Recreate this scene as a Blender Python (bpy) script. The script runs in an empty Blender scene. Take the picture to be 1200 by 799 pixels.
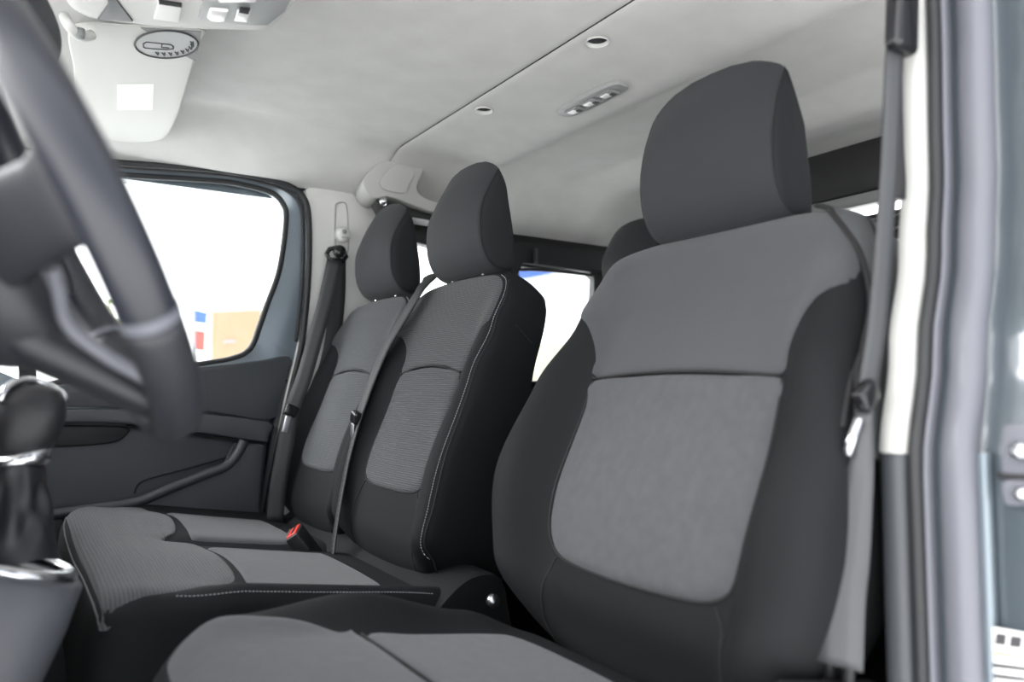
import bpy, bmesh, math, random
from mathutils import Vector, Matrix
random.seed(4)
C = bpy.context.scene.collection
SC = bpy.context.scene
V = Vector
PI = math.pi

# ------------------------------------------------------------------ camera
F = 880.0
EYE = V((0, 0, .72))
YAW = math.atan(580/880.0); PITCH = math.atan(55/880.0)
FW = V((math.sin(YAW)*math.cos(PITCH), math.cos(YAW)*math.cos(PITCH), math.sin(PITCH)))
RT = V((math.cos(YAW), -math.sin(YAW), 0)); UP = RT.cross(FW)
def ray(x, y): return FW + RT*((x-600)/F) + UP*((399.5-y)/F)
def onY(x, y, Y): d = ray(x, y); return EYE + d*(Y/d.y)
def onX(x, y, X): d = ray(x, y); return EYE + d*(X/d.x)
def onZ(x, y, Z): d = ray(x, y); return EYE + d*((Z-EYE.z)/d.z)

cam = bpy.data.cameras.new('camera'); camo = bpy.data.objects.new('camera', cam); C.objects.link(camo)
camo.location = EYE; camo.rotation_euler = FW.to_track_quat('-Z', 'Y').to_euler()
cam.sensor_width = 36; cam.lens = 36*F/1200; cam.clip_start = .02; cam.clip_end = 300
cam.dof.use_dof = True; cam.dof.focus_distance = 1.5; cam.dof.aperture_fstop = 2.6
SC.camera = camo

# ------------------------------------------------------------------ materials
def mat(name, col, rough=.6, metal=0, spec=.5, bump=None, rib=None, mott=None, coat=0, sheen=0):
    m = bpy.data.materials.new(name); m.use_nodes = True
    nt = m.node_tree; b = nt.nodes['Principled BSDF']
    col = (*col, 1) if len(col) == 3 else col
    b.inputs['Base Color'].default_value = col
    b.inputs['Roughness'].default_value = rough; b.inputs['Metallic'].default_value = metal
    b.inputs['Specular IOR Level'].default_value = spec
    b.inputs['Coat Weight'].default_value = coat; b.inputs['Coat Roughness'].default_value = .08
    if sheen:
        b.inputs['Sheen Weight'].default_value = sheen; b.inputs['Sheen Roughness'].default_value = .5
    tc = nt.nodes.new('ShaderNodeTexCoord'); h = None
    def noise(sc, det=3):
        n = nt.nodes.new('ShaderNodeTexNoise'); n.inputs['Scale'].default_value = sc; n.inputs['Detail'].default_value = det
        nt.links.new(tc.outputs['Object'], n.inputs['Vector']); return n
    if mott:                                              # (scale, amount): uneven dye of the cloth
        n = noise(mott[0]); r = nt.nodes.new('ShaderNodeValToRGB'); a = mott[1]
        r.color_ramp.elements[0].position = .3; r.color_ramp.elements[1].position = .7
        r.color_ramp.elements[0].color = (*[c*(1-a) for c in col[:3]], 1); r.color_ramp.elements[1].color = (*[min(1, c*(1+a)) for c in col[:3]], 1)
        nt.links.new(n.outputs['Fac'], r.inputs['Fac']); src = r.outputs['Color']
        nt.links.new(src, b.inputs['Base Color'])
    if rib:                                               # (axis, scale, colour contrast, bump)
        w = nt.nodes.new('ShaderNodeTexWave'); w.wave_type = 'BANDS'; w.bands_direction = rib[0]
        w.inputs['Scale'].default_value = rib[1]; w.inputs['Distortion'].default_value = .6; w.inputs['Detail'].default_value = 1
        w.inputs['Detail Scale'].default_value = 3
        nt.links.new(tc.outputs['Object'], w.inputs['Vector'])
        r = nt.nodes.new('ShaderNodeValToRGB'); a = rib[2]
        r.color_ramp.elements[0].color = (*[c*(1-a) for c in col[:3]], 1); r.color_ramp.elements[1].color = (*[min(1, c*(1+a)) for c in col[:3]], 1)
        nt.links.new(w.outputs['Fac'], r.inputs['Fac']); nt.links.new(r.outputs['Color'], b.inputs['Base Color'])
        h = w.outputs['Fac']; bs = rib[3]
    if bump:                                              # (scale, strength)
        n = noise(bump[0], 4)
        if h is None: h = n.outputs['Fac']; bs = bump[1]
        else:
            ad = nt.nodes.new('ShaderNodeMath'); ad.operation = 'ADD'
            nt.links.new(h, ad.inputs[0]); nt.links.new(n.outputs['Fac'], ad.inputs[1]); h = ad.outputs[0]
    if h is not None:
        bp = nt.nodes.new('ShaderNodeBump'); bp.inputs['Strength'].default_value = bs; bp.inputs['Distance'].default_value = .002
        nt.links.new(h, bp.inputs['Height']); nt.links.new(bp.outputs['Normal'], b.inputs['Normal'])
    return m
def glass_mat(name, tint=(.95, .97, .97)):
    m = bpy.data.materials.new(name); m.use_nodes = True; nt = m.node_tree; nt.nodes.clear()
    o = nt.nodes.new('ShaderNodeOutputMaterial'); t = nt.nodes.new('ShaderNodeBsdfTransparent'); g = nt.nodes.new('ShaderNodeBsdfGlossy')
    t.inputs['Color'].default_value = (*tint, 1); g.inputs['Roughness'].default_value = .02
    mx = nt.nodes.new('ShaderNodeMixShader'); mx.inputs[0].default_value = .05
    nt.links.new(t.outputs[0], mx.inputs[1]); nt.links.new(g.outputs[0], mx.inputs[2]); nt.links.new(mx.outputs[0], o.inputs[0])
    return m
M = dict(
    head=mat('headliner_cloth', (.585, .585, .572), .95, spec=.1, bump=(600, .25), mott=(14, .04)),
    lightplastic=mat('light_grey_plastic', (.64, .64, .625), .55, bump=(900, .1)),
    visor=mat('visor_vinyl', (.60, .60, .575), .6, bump=(800, .12)),
    fabric=mat('grey_ribbed_cloth', (.066, .069, .074), .85, spec=.25, rib=('Z', 75, .30, .7), bump=(900, .3), sheen=.1),
    fabricx=mat('grey_ribbed_cushion_cloth', (.066, .069, .074), .85, spec=.25, rib=('X', 60, .25, .5), bump=(900, .3), sheen=.15),
    fabricd=mat('grey_fine_cloth', (.066, .069, .075), .85, spec=.25, rib=('Z', 150, .16, .5), bump=(900, .3), sheen=.15),
    smooth=mat('grey_plain_cloth', (.070, .073, .079), .8, spec=.25, bump=(1300, .25), mott=(60, .08), sheen=.15),
    dark=mat('charcoal_cloth', (.0095, .0103, .0115), .78, spec=.2, bump=(1400, .3)),
    headc=mat('headrest_cloth', (.023, .0245, .028), .75, spec=.3, rib=('Z', 110, .10, .2), bump=(1300, .3), sheen=.05),
    headside=mat('headrest_side_cloth', (.014, .015, .017), .75, spec=.25, bump=(1300, .25)),
    shell=mat('seat_side_cloth', (.10, .105, .11), .8, spec=.3, bump=(1200, .25)),
    rearc=mat('rear_seat_cloth', (.036, .038, .042), .8, spec=.2, bump=(1300, .25)),
    seam=mat('seam_thread', (.012, .012, .013), .8),
    thread=mat('pale_thread', (.45, .46, .48), .7),
    black=mat('black_plastic', (.012, .012, .013), .5, bump=(900, .15)),
    blackg=mat('black_gloss', (.010, .010, .012), .22),
    rubber=mat('black_rubber', (.014, .015, .017), .55),
    web=mat('belt_webbing', (.020, .021, .023), .6, rib=('X', 120, .25, .2)),
    webn=mat('belt_webbing_charcoal', (.042, .044, .048), .55, rib=('X', 120, .12, .1)),
    pillarp=mat('pillar_plastic', (.43, .43, .415), .6, bump=(900, .1)),
    webl=mat('belt_webbing_grey', (.05, .052, .056), .45, rib=('X', 240, .08, .04)),
    doorp=mat('door_panel_plastic', (.050, .055, .062), .46, bump=(700, .25)),
    doorl=mat('door_strip_plastic', (.055, .059, .065), .45, bump=(700, .15)),
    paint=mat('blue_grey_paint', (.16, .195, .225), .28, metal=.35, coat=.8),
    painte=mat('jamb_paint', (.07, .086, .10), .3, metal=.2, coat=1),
    steel=mat('brushed_steel', (.55, .56, .58), .3, metal=1),
    chrome=mat('satin_chrome', (.72, .73, .75), .2, metal=1),
    flange=mat('lilac_grey_flange', (.12, .124, .145), .5, coat=.1),
    leather=mat('black_leather', (.016, .016, .019), .48, bump=(260, .25)),
    wheel=mat('wheel_leather', (.020, .022, .029), .32, bump=(500, .15)),
    wheelg=mat('wheel_plastic', (.020, .021, .026), .5, bump=(700, .15)),
    red=mat('red_button', (.62, .03, .018), .4),
    floor=mat('rubber_floor', (.010, .010, .011), .7, rib=('X', 14, .3, .6)),
    tower=mat('console_plastic', (.10, .105, .12), .5, bump=(600, .2)),
    white=mat('white_paper', (.90, .90, .88), .6),
    lens=mat('lamp_lens', (.80, .80, .80), .15),
    switch=mat('switch_grey', (.30, .31, .31), .45),
    darkglass=mat('dark_glass', (.012, .013, .020), .45),
    symbol=mat('sticker_grey', (.22, .23, .23), .6),
    symdark=mat('sticker_print', (.05, .05, .055), .6),
    yellow=mat('yellow_print', (.55, .50, .16), .6),
    mirror=mat('mirror_glass', (.05, .055, .065), .05, metal=.6),
    glass=glass_mat('window_glass'),
    ground=mat('pale_ground', (.74, .74, .73), .9, bump=(40, .3), mott=(3, .2)),  # kept very pale so it bounces daylight up onto the headliner
    bwhite=mat('white_render', (.82, .82, .80), .8), bbeige=mat('beige_sign', (.42, .27, .17), .6), bgrey=mat('grey_trim', (.35, .36, .38), .6),
    blue=mat('blue_canopy', (.05, .11, .42), .5), yel=mat('yellow_front', (.44, .42, .33), .6),
    flagr=mat('red_cloth', (.7, .08, .06), .8), flagb=mat('blue_cloth', (.05, .12, .5), .8),
    leaf=mat('tree_leaves', (.25, .30, .10), .8), bark=mat('tree_bark', (.12, .09, .06), .9),
)

# ------------------------------------------------------------------ mesh helpers
def thing(name, label, cat, loc, group=None, kind=None):
    o = bpy.data.objects.new(name, None); C.objects.link(o); o.location = loc; o.empty_display_size = .1
    tag(o, label, cat, group, kind); return o
def tag(o, label=None, cat=None, group=None, kind=None):
    if label: o['label'] = label
    if cat: o['category'] = cat
    if group: o['group'] = group
    if kind: o['kind'] = kind
    return o
def rootloc(o):
    while o.parent: o = o.parent
    return V(o.location)
class MB:
    def __init__(s): s.bm = bmesh.new()
    def grid(s, rows, closed_u=False, closed_v=False, flip=False):
        vs = [[s.bm.verts.new(p) for p in r] for r in rows]; n = len(rows[0])
        for i in range(len(rows) - (0 if closed_v else 1)):
            for j in range(n - (0 if closed_u else 1)):
                q = [vs[i][j], vs[i][(j+1) % n], vs[(i+1) % len(rows)][(j+1) % n], vs[(i+1) % len(rows)][j]]
                if flip: q.reverse()
                try: s.bm.faces.new(q)
                except ValueError: pass
        return vs
    def cap(s, ring, centre=None):
        if centre is None:
            try: s.bm.faces.new(ring)
            except ValueError: pass
            return
        c = s.bm.verts.new(centre)
        for i in range(len(ring)):
            s.bm.faces.new((ring[i], ring[(i+1) % len(ring)], c))
    def _merge(s, b2, mtx=None):
        if mtx is not None: b2.transform(mtx)
        me = bpy.data.meshes.new('tmp'); b2.to_mesh(me); b2.free(); s.bm.from_mesh(me); bpy.data.meshes.remove(me)
    def box(s, c, size, bev=.004, rot=None, seg=3):
        b = bmesh.new(); bmesh.ops.create_cube(b, size=1); b.transform(Matrix.Diagonal((*size, 1)))
        if bev: bmesh.ops.bevel(b, geom=b.edges[:], offset=min(bev, min(size)*.49), segments=seg, profile=.5, affect='EDGES')
        m = Matrix.Translation(V(c))
        if rot is not None: m = m @ rot.to_4x4()
        s._merge(b, m); return s
    def prism(s, pts, ext, bev=0, seg=3):
        b = bmesh.new(); e = V(ext)
        f = [b.verts.new(V(p)) for p in pts]; g = [b.verts.new(V(p)+e) for p in pts]
        n = len(pts)
        b.faces.new(f); b.faces.new(list(reversed(g)))
        for i in range(n): b.faces.new((f[i], g[i], g[(i+1) % n], f[(i+1) % n]))
        bmesh.ops.recalc_face_normals(b, faces=b.faces)
        if bev:
            bmesh.ops.bevel(b, geom=b.edges[:], offset=bev, segments=seg, profile=.5, affect='EDGES', clamp_overlap=True)
        s._merge(b); return s
    def ringprism(s, outer, inner, ext, bev=0):
        b = bmesh.new(); e = V(ext); n = len(outer)
        L = [[b.verts.new(V(p)) for p in outer], [b.verts.new(V(p)) for p in inner], [b.verts.new(V(p)+e) for p in inner], [b.verts.new(V(p)+e) for p in outer]]
        for k in range(4):
            A, B = L[k], L[(k+1) % 4]
            for i in range(n): b.faces.new((A[i], A[(i+1) % n], B[(i+1) % n], B[i]))
        bmesh.ops.recalc_face_normals(b, faces=b.faces)
        if bev: bmesh.ops.bevel(b, geom=[x for x in b.edges if x.calc_face_angle(0) > .9], offset=bev, segments=3, profile=.5, affect='EDGES')
        s._merge(b); return s
    def tube(s, pts, r, n=8, closed=False, flat=None, caps=True):
        pts = [V(p) for p in pts]; rows = []; N = len(pts); prev = None
        for i, p in enumerate(pts):
            a = pts[(i-1) % N] if (closed or i) else p; c = pts[(i+1) % N] if (closed or i < N-1) else p
            t = (c-a).normalized()
            if prev is None:
                u = t.orthogonal().normalized()
            else:
                u = (prev - t*prev.dot(t)).normalized()
            prev = u; w = t.cross(u); rr = r[i] if isinstance(r, (list, tuple)) else r
            rows.append([p + (u*math.cos(2*PI*k/n) + w*math.sin(2*PI*k/n))*rr for k in range(n)])
        vs = s.grid(rows, closed_u=True, closed_v=closed)
        if caps and not closed: s.cap(list(reversed(vs[0]))); s.cap(vs[-1])
        return s
    def strap(s, pts, dirs, width, th=.0016):
        """flat webbing: dirs = across direction at each point"""
        rows = []; N = len(pts); pts = [V(p) for p in pts]
        for i, p in enumerate(pts):
            t = (pts[min(i+1, N-1)] - pts[max(i-1, 0)]).normalized(); d = V(dirs[i]) if isinstance(dirs, list) else V(dirs)
            d = (d - t*d.dot(t)).normalized(); n = t.cross(d); w = (width[i] if isinstance(width, (list, tuple)) else width)/2
            rows.append([p - d*w - n*th, p - d*w*.3 - n*th*1.2, p + d*w*.3 - n*th*1.2, p + d*w - n*th, p + d*w + n*th, p + d*w*.3 + n*th*1.2, p - d*w*.3 + n*th*1.2, p - d*w + n*th])
        vs = s.grid(rows, closed_u=True); s.cap(list(reversed(vs[0]))); s.cap(vs[-1]); return s
    def lathe(s, prof, mtx, n=32):
        rows = [[mtx @ V((r*math.cos(2*PI*k/n), r*math.sin(2*PI*k/n), z)) for k in range(n)] for r, z in prof]
        vs = s.grid(rows, closed_u=True); s.cap(list(reversed(vs[0]))); s.cap(vs[-1]); return s
    def grid_obj(s, prof, c, name, cap=True, m='lightplastic', parent=None):
        rows = [[c + V((r*math.cos(2*PI*k/32), r*math.sin(2*PI*k/32), z)) for k in range(32)] for r, z in prof]
        vs = s.grid(rows, closed_u=True); cap and s.cap(vs[-1]); return s.obj(name, m, parent)
    def obj(s, name, m, parent=None, smooth=True, angle=None, recalc=True, loc=None):
        if recalc: bmesh.ops.recalc_face_normals(s.bm, faces=s.bm.faces)
        if parent is not None: L = rootloc(parent)
        elif loc is not None: L = V(loc)
        else:
            xs = [v.co for v in s.bm.verts]
            L = V(((min(v.x for v in xs)+max(v.x for v in xs))/2, (min(v.y for v in xs)+max(v.y for v in xs))/2, min(v.z for v in xs)))
        s.bm.transform(Matrix.Translation(-L))
        me = bpy.data.meshes.new(name); s.bm.to_mesh(me); s.bm.free()
        o = bpy.data.objects.new(name, me); C.objects.link(o)
        if isinstance(m, str): m = M[m]
        me.materials.append(m)
        if smooth:
            me.shade_smooth()
            if angle is not None: me.set_sharp_from_angle(angle=angle)
        if parent is not None: o.parent = parent
        else: o.location = L
        return o
def cr(pts, n, closed=False):
    """Catmull-Rom through pts, n samples evenly spaced along the curve"""
    P = [V(p) for p in pts]; N = len(P); seg = N if closed else N-1; fine = []
    for i in range(seg):
        if closed: a, b, c, d = P[(i-1) % N], P[i], P[(i+1) % N], P[(i+2) % N]
        else: a, b, c, d = P[max(i-1, 0)], P[i], P[i+1], P[min(i+2, N-1)]
        for k in range(16):
            t = k/16
            fine.append(.5*((2*b) + (c-a)*t + (2*a-5*b+4*c-d)*t*t + (3*b-a-3*c+d)*t**3))
    fine.append(P[0] if closed else P[-1])
    L = [0]
    for i in range(1, len(fine)): L.append(L[-1] + (fine[i]-fine[i-1]).length)
    out = []; j = 0; m = n if closed else n-1
    for k in range(n):
        t = L[-1]*k/m
        while j < len(L)-2 and L[j+1] < t: j += 1
        f = (t-L[j])/max(1e-9, L[j+1]-L[j]); out.append(fine[j].lerp(fine[j+1], min(1, max(0, f))))
    return out
def ss(a, b, x): t = min(1, max(0, (x-a)/(b-a))); return t*t*(3-2*t)
def interp(tab, x):
    if x <= tab[0][0]: return tab[0][1]
    for (a, p), (b, q) in zip(tab, tab[1:]):
        if x <= b:
            t = (x-a)/(b-a); t = t*t*(3-2*t); return p + (q-p)*t
    return tab[-1][1]

# ------------------------------------------------------------------ upholstery
class Pillow:
    """A padded, closed cushion: outline (a across, b along), front relief F(a, b), rounded rim."""
    def __init__(s, T, half, ctr, Fn, R, thick, n=144, foot=0, taper=.02):
        s.foot = foot
        pts = [(w, b) for w, b in half] + [(-w, b) for w, b in reversed(half) if w > 1e-6]
        s.out = [V((p.x, p.y)) for p in cr([V((w, b, 0)) for w, b in pts], n, True)]
        s.T, s.ctr, s.F, s.R, s.thick, s.taper = T, V(ctr), Fn, R, thick, taper
        s.tab = sorted(((math.atan2(p.y-s.ctr.y, p.x-s.ctr.x), (p-s.ctr).length) for p in s.out))
    def rad(s, th):
        t = s.tab; lo, hi = 0, len(t)
        while lo < hi:
            m = (lo+hi)//2
            if t[m][0] < th: lo = m+1
            else: hi = m
        a = t[lo-1]; b = t[lo % len(t)]; da = (b[0]-a[0]) % (2*PI); f = ((th-a[0]) % (2*PI))/max(da, 1e-9)
        return a[1] + (b[1]-a[1])*min(1, max(0, f))
    def S(s, a, b):
        r = V((a-s.ctr.x, b-s.ctr.y)); d = s.rad(math.atan2(r.y, r.x)) - r.length if r.length > 1e-6 else 1
        d = max(0, d); e = s.R - math.sqrt(max(0, s.R**2 - (s.R-d)**2)) if d < s.R else 0
        return s.F(a, b) - e
    def P(s, a, b, lift=0): return s.T(a, b, s.S(a, b)+lift)
    def body(s, name, m, parent, rings=22):
        mb = MB(); rows = []
        f0 = [0, .03, .08, .16, .28, .42, .6, .8, 1]
        cols = []
        for p in s.out:
            dv = s.ctr-p; L = dv.length; u = dv/L; col = []
            ds = [s.R*k for k in f0] + [s.R + (L-s.R)*k/rings for k in range(1, rings)]
            for d in ds:
                q = p + u*d; e = s.R - math.sqrt(max(0, s.R**2-(s.R-d)**2)) if d < s.R else 0
                col.append(s.T(q.x, q.y, s.F(q.x, q.y)-e))
            c0 = s.F(p.x, p.y)-s.R
            bk = []
            for k in (.12, .3, .5, .7, .85):
                th = s.thick + s.foot*ss(.45, .05, p.y)
                q = p + u*s.taper*k*k; bk.append(s.T(q.x, q.y, c0 + (-th-c0)*k))
            for ins, f in ((.25, .95), (.6, .985), (1.1, 1)):
                q = p + u*(s.taper + s.R*.5*ins); bk.append(s.T(q.x, q.y, c0 + (-th-c0)*f))
            cols.append((list(reversed(col)) + bk))
        rows = [[c[i] for c in cols] for i in range(len(cols[0]))]
        vs = mb.grid(rows, closed_u=True)
        mb.cap(list(reversed(vs[0])), s.T(s.ctr.x, s.ctr.y, s.F(s.ctr.x, s.ctr.y))); mb.cap(vs[-1], s.T(s.ctr.x, s.ctr.y, -s.thick))
        return mb.obj(name, m, parent)
    def patch(s, name, m, parent, pts, ctr, n=120, lift=.0035, smooth=True):
        o = [V((p.x, p.y)) for p in cr([V((*p, 0)) for p in pts], n, True)] if smooth else [V(p) for p in pts]
        c = V(ctr); mb = MB(); rows = []
        for r in (1, .993, .98, .96, .93, .88, .8, .7, .58, .45, .3, .15, .05):
            l = -.004 + (lift+.004)*math.sqrt(min(1, (1-r)/.06)) if r > .94 else lift
            rows.append([s.T(q.x, q.y, s.S(q.x, q.y)+l) for q in [c+(p-c)*r for p in o]])
        vs = mb.grid(rows, closed_u=True); mb.cap(vs[-1], s.P(c.x, c.y, lift))
        return mb.obj(name, m, parent)
    def seam(s, name, m, parent, pts, r=.0016, lift=.001, n=60, closed=False):
        return MB().tube([s.P(p.x, p.y, lift) for p in cr([V((*p, 0)) for p in pts], n, closed)], r, 6, closed).obj(name, m, parent)
    def stitches(s, name, m, parent, pts, n, r=.0008, lift=.001):
        mb = MB(); q = [s.P(p.x, p.y, lift) for p in cr([V((*p, 0)) for p in pts], n*2)]
        for i in range(0, len(q)-1, 2):
            mb.tube([q[i], q[i].lerp(q[i+1], 1.1)], r, 5)
        return mb.obj(name, m, parent)
def mirror(pts): return pts + [(-a, b) for a, b in reversed(pts) if abs(a) > 1e-6]

def headrest(name, parent, x0, yc, z0, hw, H=.215, D=.09, mats=('headc', 'headside'), tip=.048):
    k = H/.215; d = D/.09
    front = [(.088, .0), (.06, -.003), (.028, .010), (.007, .042), (0, .088), (.005, .135), (tip*.45, .178), (tip, .216)]
    rear = [(tip, .216), (tip+.020, .190), (.077, .145), (.088, .085), (.091, .035), (.088, .0)]
    P = cr([V((x*d, z*k*(1.0 if z < .1 else 1+.06*(z-.1)/.116), 0)) for x, z in front], 36)[:-1] + cr([V((x*d, z*k*(1.0 if z < .1 else 1+.06*(z-.1)/.116), 0)) for x, z in rear], 28)[:-1]
    cen = V((.05*d, .095*k, 0))
    mb = MB(); rows = []
    def sec(t, ins):
        out = []
        drop = .012*t*t + .015*t**4
        for p in P:
            q = p + (cen-p).normalized()*ins
            z = q.y - drop*ss(.08*k, .2*k, q.y); x = q.x + .005*t*t*(1-ss(.03, .09*d, q.x))
            out.append(V((x0+x, yc + t*hw, z0+z)))
        return out
    for t, ins in ((-1, .0042), (-.992, .0022), (-.975, .0008), (-.95, 0), (-.9, -.0004), (-.83, -.001), (-.72, -.002), (-.6, -.003), (-.3, -.004), (0, -.004), (.3, -.004), (.6, -.003), (.72, -.002), (.83, -.001), (.9, -.0004), (.95, 0), (.975, .0008), (.992, .0022), (1, .0042)):
        rows.append(sec(t, ins))
    vs = mb.grid(rows, closed_u=True); mb.cap(vs[0]); mb.cap(vs[-1])
    h = mb.obj(name, mats[0], parent, angle=math.radians(40))
    for sgn in (-1, 1):
        m2 = MB(); rows = []
        for ins, bl in ((.0038, 0), (.0055, .0025), (.010, .005), (.018, .007), (.027, .008)):
            rows.append([V((p.x, p.y + sgn*bl, p.z)) for p in sec(sgn, ins)])
        v2 = m2.grid(rows, closed_u=True); c = sum(rows[-1], V())/len(rows[-1]); m2.cap(v2[-1], c)
        m2.obj('side_panel', mats[1], h)
        MB().tube(sec(sgn*.997, .0026), .0014, 6, True).obj('piping', 'seam', h)
    for sgn in (-1, 1):
        y = yc + sgn*hw*.55
        MB().tube([(x0+.05*d, y, z0-.06), (x0+.05*d, y, z0+.03)], .006, 12).obj('post', 'chrome', h)
        MB().lathe([(.013, -.004), (.014, 0), (.012, .005), (.007, .006)], Matrix.Translation((x0+.05*d, y, z0-.012))).obj('post_collar', 'black', h)
    return h

REC = math.radians(18)
def frame(x0, yc, z0, rec=REC):
    sn, cs = math.sin(rec), math.cos(rec)
    return lambda a, b, c: V((x0 + b*sn - c*cs, yc + a, z0 + b*cs + c*sn))
def flat(x0, yc, z0, slope):
    sn, cs = math.sin(slope), math.cos(slope)
    return lambda a, b, c: V((x0 + b*cs + c*sn, yc + a, z0 - b*sn + c*cs))

# ---- driver seat
ds = thing('driver_seat', 'large grey and charcoal front seat with single headrest, nearest beside the open doorway', 'car seat', (.40, .745, 0))
def Fd(a, b):
    hb = interp([(-.06, .015), (.05, .052), (.18, .066), (.32, .056), (.44, .025), (.52, .008), (.6, 0)], b)
    w = interp([(-.06, .22), (.08, .27), (.25, .285), (.45, .25), (.6, .23)], b)
    t = abs(a)/w
    return hb*ss(.60, .88, t) + .018*math.exp(-((b-.14)/.14)**2) - .03*ss(.03, -.06, b) + .012*math.exp(-(a/.2)**2)*ss(.5, .3, b) - .02*ss(.54, .61, b)
db = Pillow(frame(.668, .745, .408), [(0, -.075), (.12, -.07), (.20, -.045), (.25, .0), (.284, .08), (.297, .17), (.292, .27), (.268, .38), (.252, .46), (.240, .52), (.215, .562), (.165, .583), (.08, .590), (0, .592)], (0, .26), Fd, .036, .125)
bk = db.body('backrest', 'dark', ds)
low = mirror([(0, .055), (.09, .058), (.145, .066), (.172, .09), (.181, .15), (.182, .22), (.179, .29), (.176, .338), (.09, .343), (0, .345)])
db.patch('lower_panel', 'smooth', bk, low, (0, .2), lift=.005)
up = mirror([(0, .348), (.09, .346), (.176, .341), (.182, .37), (.193, .40), (.215, .430), (.249, .452), (.247, .485), (.238, .519), (.213, .558), (.164, .579), (.08, .586), (0, .588)])
db.patch('upper_panel', 'fabricd', bk, up, (0, .45))
db.seam('panel_seam', 'seam', bk, [(.176, .335), (.179, .29), (.182, .22), (.181, .15), (.172, .09), (.145, .066), (.09, .058), (0, .055), (-.09, .058), (-.145, .066), (-.172, .09), (-.181, .15), (-.182, .22), (-.179, .29), (-.176, .335)], .0018, .0005, n=120)
db.seam('cross_seam', 'seam', bk, [(-.176, .34), (-.09, .345), (0, .347), (.09, .345), (.176, .34)], .0018, .003)
for sg in (-1, 1):
    db.seam('bolster_seam', 'seam', bk, [(sg*.15, .062), (sg*.165, .03), (sg*.168, -.03), (sg*.165, -.06)], .0013, .0008)
    db.seam('edge_piping', 'seam', bk, [(sg*.288, .27), (sg*.27, .38), (sg*.2535, .455), (sg*.242, .518), (sg*.217, .56), (sg*.165, .582), (sg*.08, .588)], .003, 0)
# pale side shell and its little tag (near side)
mb = MB(); rows = []
def edge_at(b):
    q = [p for p in db.out if p.x > 0]; q.sort(key=lambda p: abs(p.y-b)); return (q[0].x + q[1].x)/2
front_edge = []
for i in range(25):
    b = .25 + .328*i/24; w = edge_at(b); R_ = db.R; f = db.F(-w+.02, b) - R_; row = []
    t0 = 18 + 62*ss(.565, .43, b)
    for th in [t0 + (90-t0)*k/5 for k in range(6)]:
        s_, c_ = math.sin(math.radians(th)), math.cos(math.radians(th))
        row.append(db.T(-w + R_*(1-s_) - .005*s_, b, f + R_*c_ + .005*c_))
    front_edge.append(row[0]); row += [db.T(-w-.007, b, f-.03), db.T(-w-.006, b, -.10), db.T(-w+.006, b, -.122), db.T(-w+.04, b, -.132)]
    rows.append(row)
mb.grid(rows); mb.obj('side_cover', 'shell', bk)
MB().tube(cr(front_edge, 80), .0035, 8).obj('cover_piping', 'seam', bk)
MB().box(db.T(-.258, .468, -.018), (.010, .006, .036), .002, Matrix.Rotation(REC, 3, 'Y')).obj('fabric_tag', 'webl', bk)
headrest('headrest', ds, .810, .745, .948, .124, H=.218, D=.088, tip=.034)
def Fdc(a, b):
    t = abs(a)/.26
    return interp([(0, 0), (.1, .014), (.26, .038), (.42, .018), (.54, -.01)], b)*ss(.58, .86, t) + .008*math.exp(-((b-.2)/.15)**2) - .02*ss(.08, 0, b) 
dc = Pillow(flat(.135, .745, .437, math.radians(8)), [(0, -.005), (.15, .0), (.22, .018), (.252, .06), (.262, .2), (.262, .4), (.25, .49), (.2, .53), (0, .54)], (0, .27), Fdc, .04, .17)
cu = dc.body('seat_cushion', 'dark', ds)
dc.patch('cushion_panel', 'smooth', cu, mirror([(0, .012), (.14, .014), (.20, .024), (.225, .055), (.222, .10), (.195, .16), (.165, .21), (.157, .232), (0, .236)]), (0, .12), lift=.005)
dc.patch('rear_cushion_panel', 'smooth', cu, mirror([(0, .24), (.15, .238), (.157, .3), (.16, .42), (.13, .46), (0, .47)]), (0, .36), lift=.005)
dc.seam('cushion_seam', 'seam', cu, [(-.155, .235), (0, .238), (.155, .235)], .0016, .003)
MB().box((.41, .745, .155), (.50, .44, .23), .03).obj('seat_base', 'black', ds)
MB().box((.45, .745, .03), (.42, .36, .06), .01).obj('seat_plinth', 'black', ds)
mb = MB(); mb.box((.67, .468, .33), (.16, .02, .20), .008, Matrix.Rotation(.2, 3, 'Y')); mb.obj('side_trim', 'black', ds)
MB().lathe([(.0, 0), (.010, 0), (.011, .006), (.009, .010), (0, .011)], Matrix.Translation((.64, 1.03, .385)) @ Matrix.Rotation(PI/2, 4, 'X')).obj('recline_knob', 'steel', ds)

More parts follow.
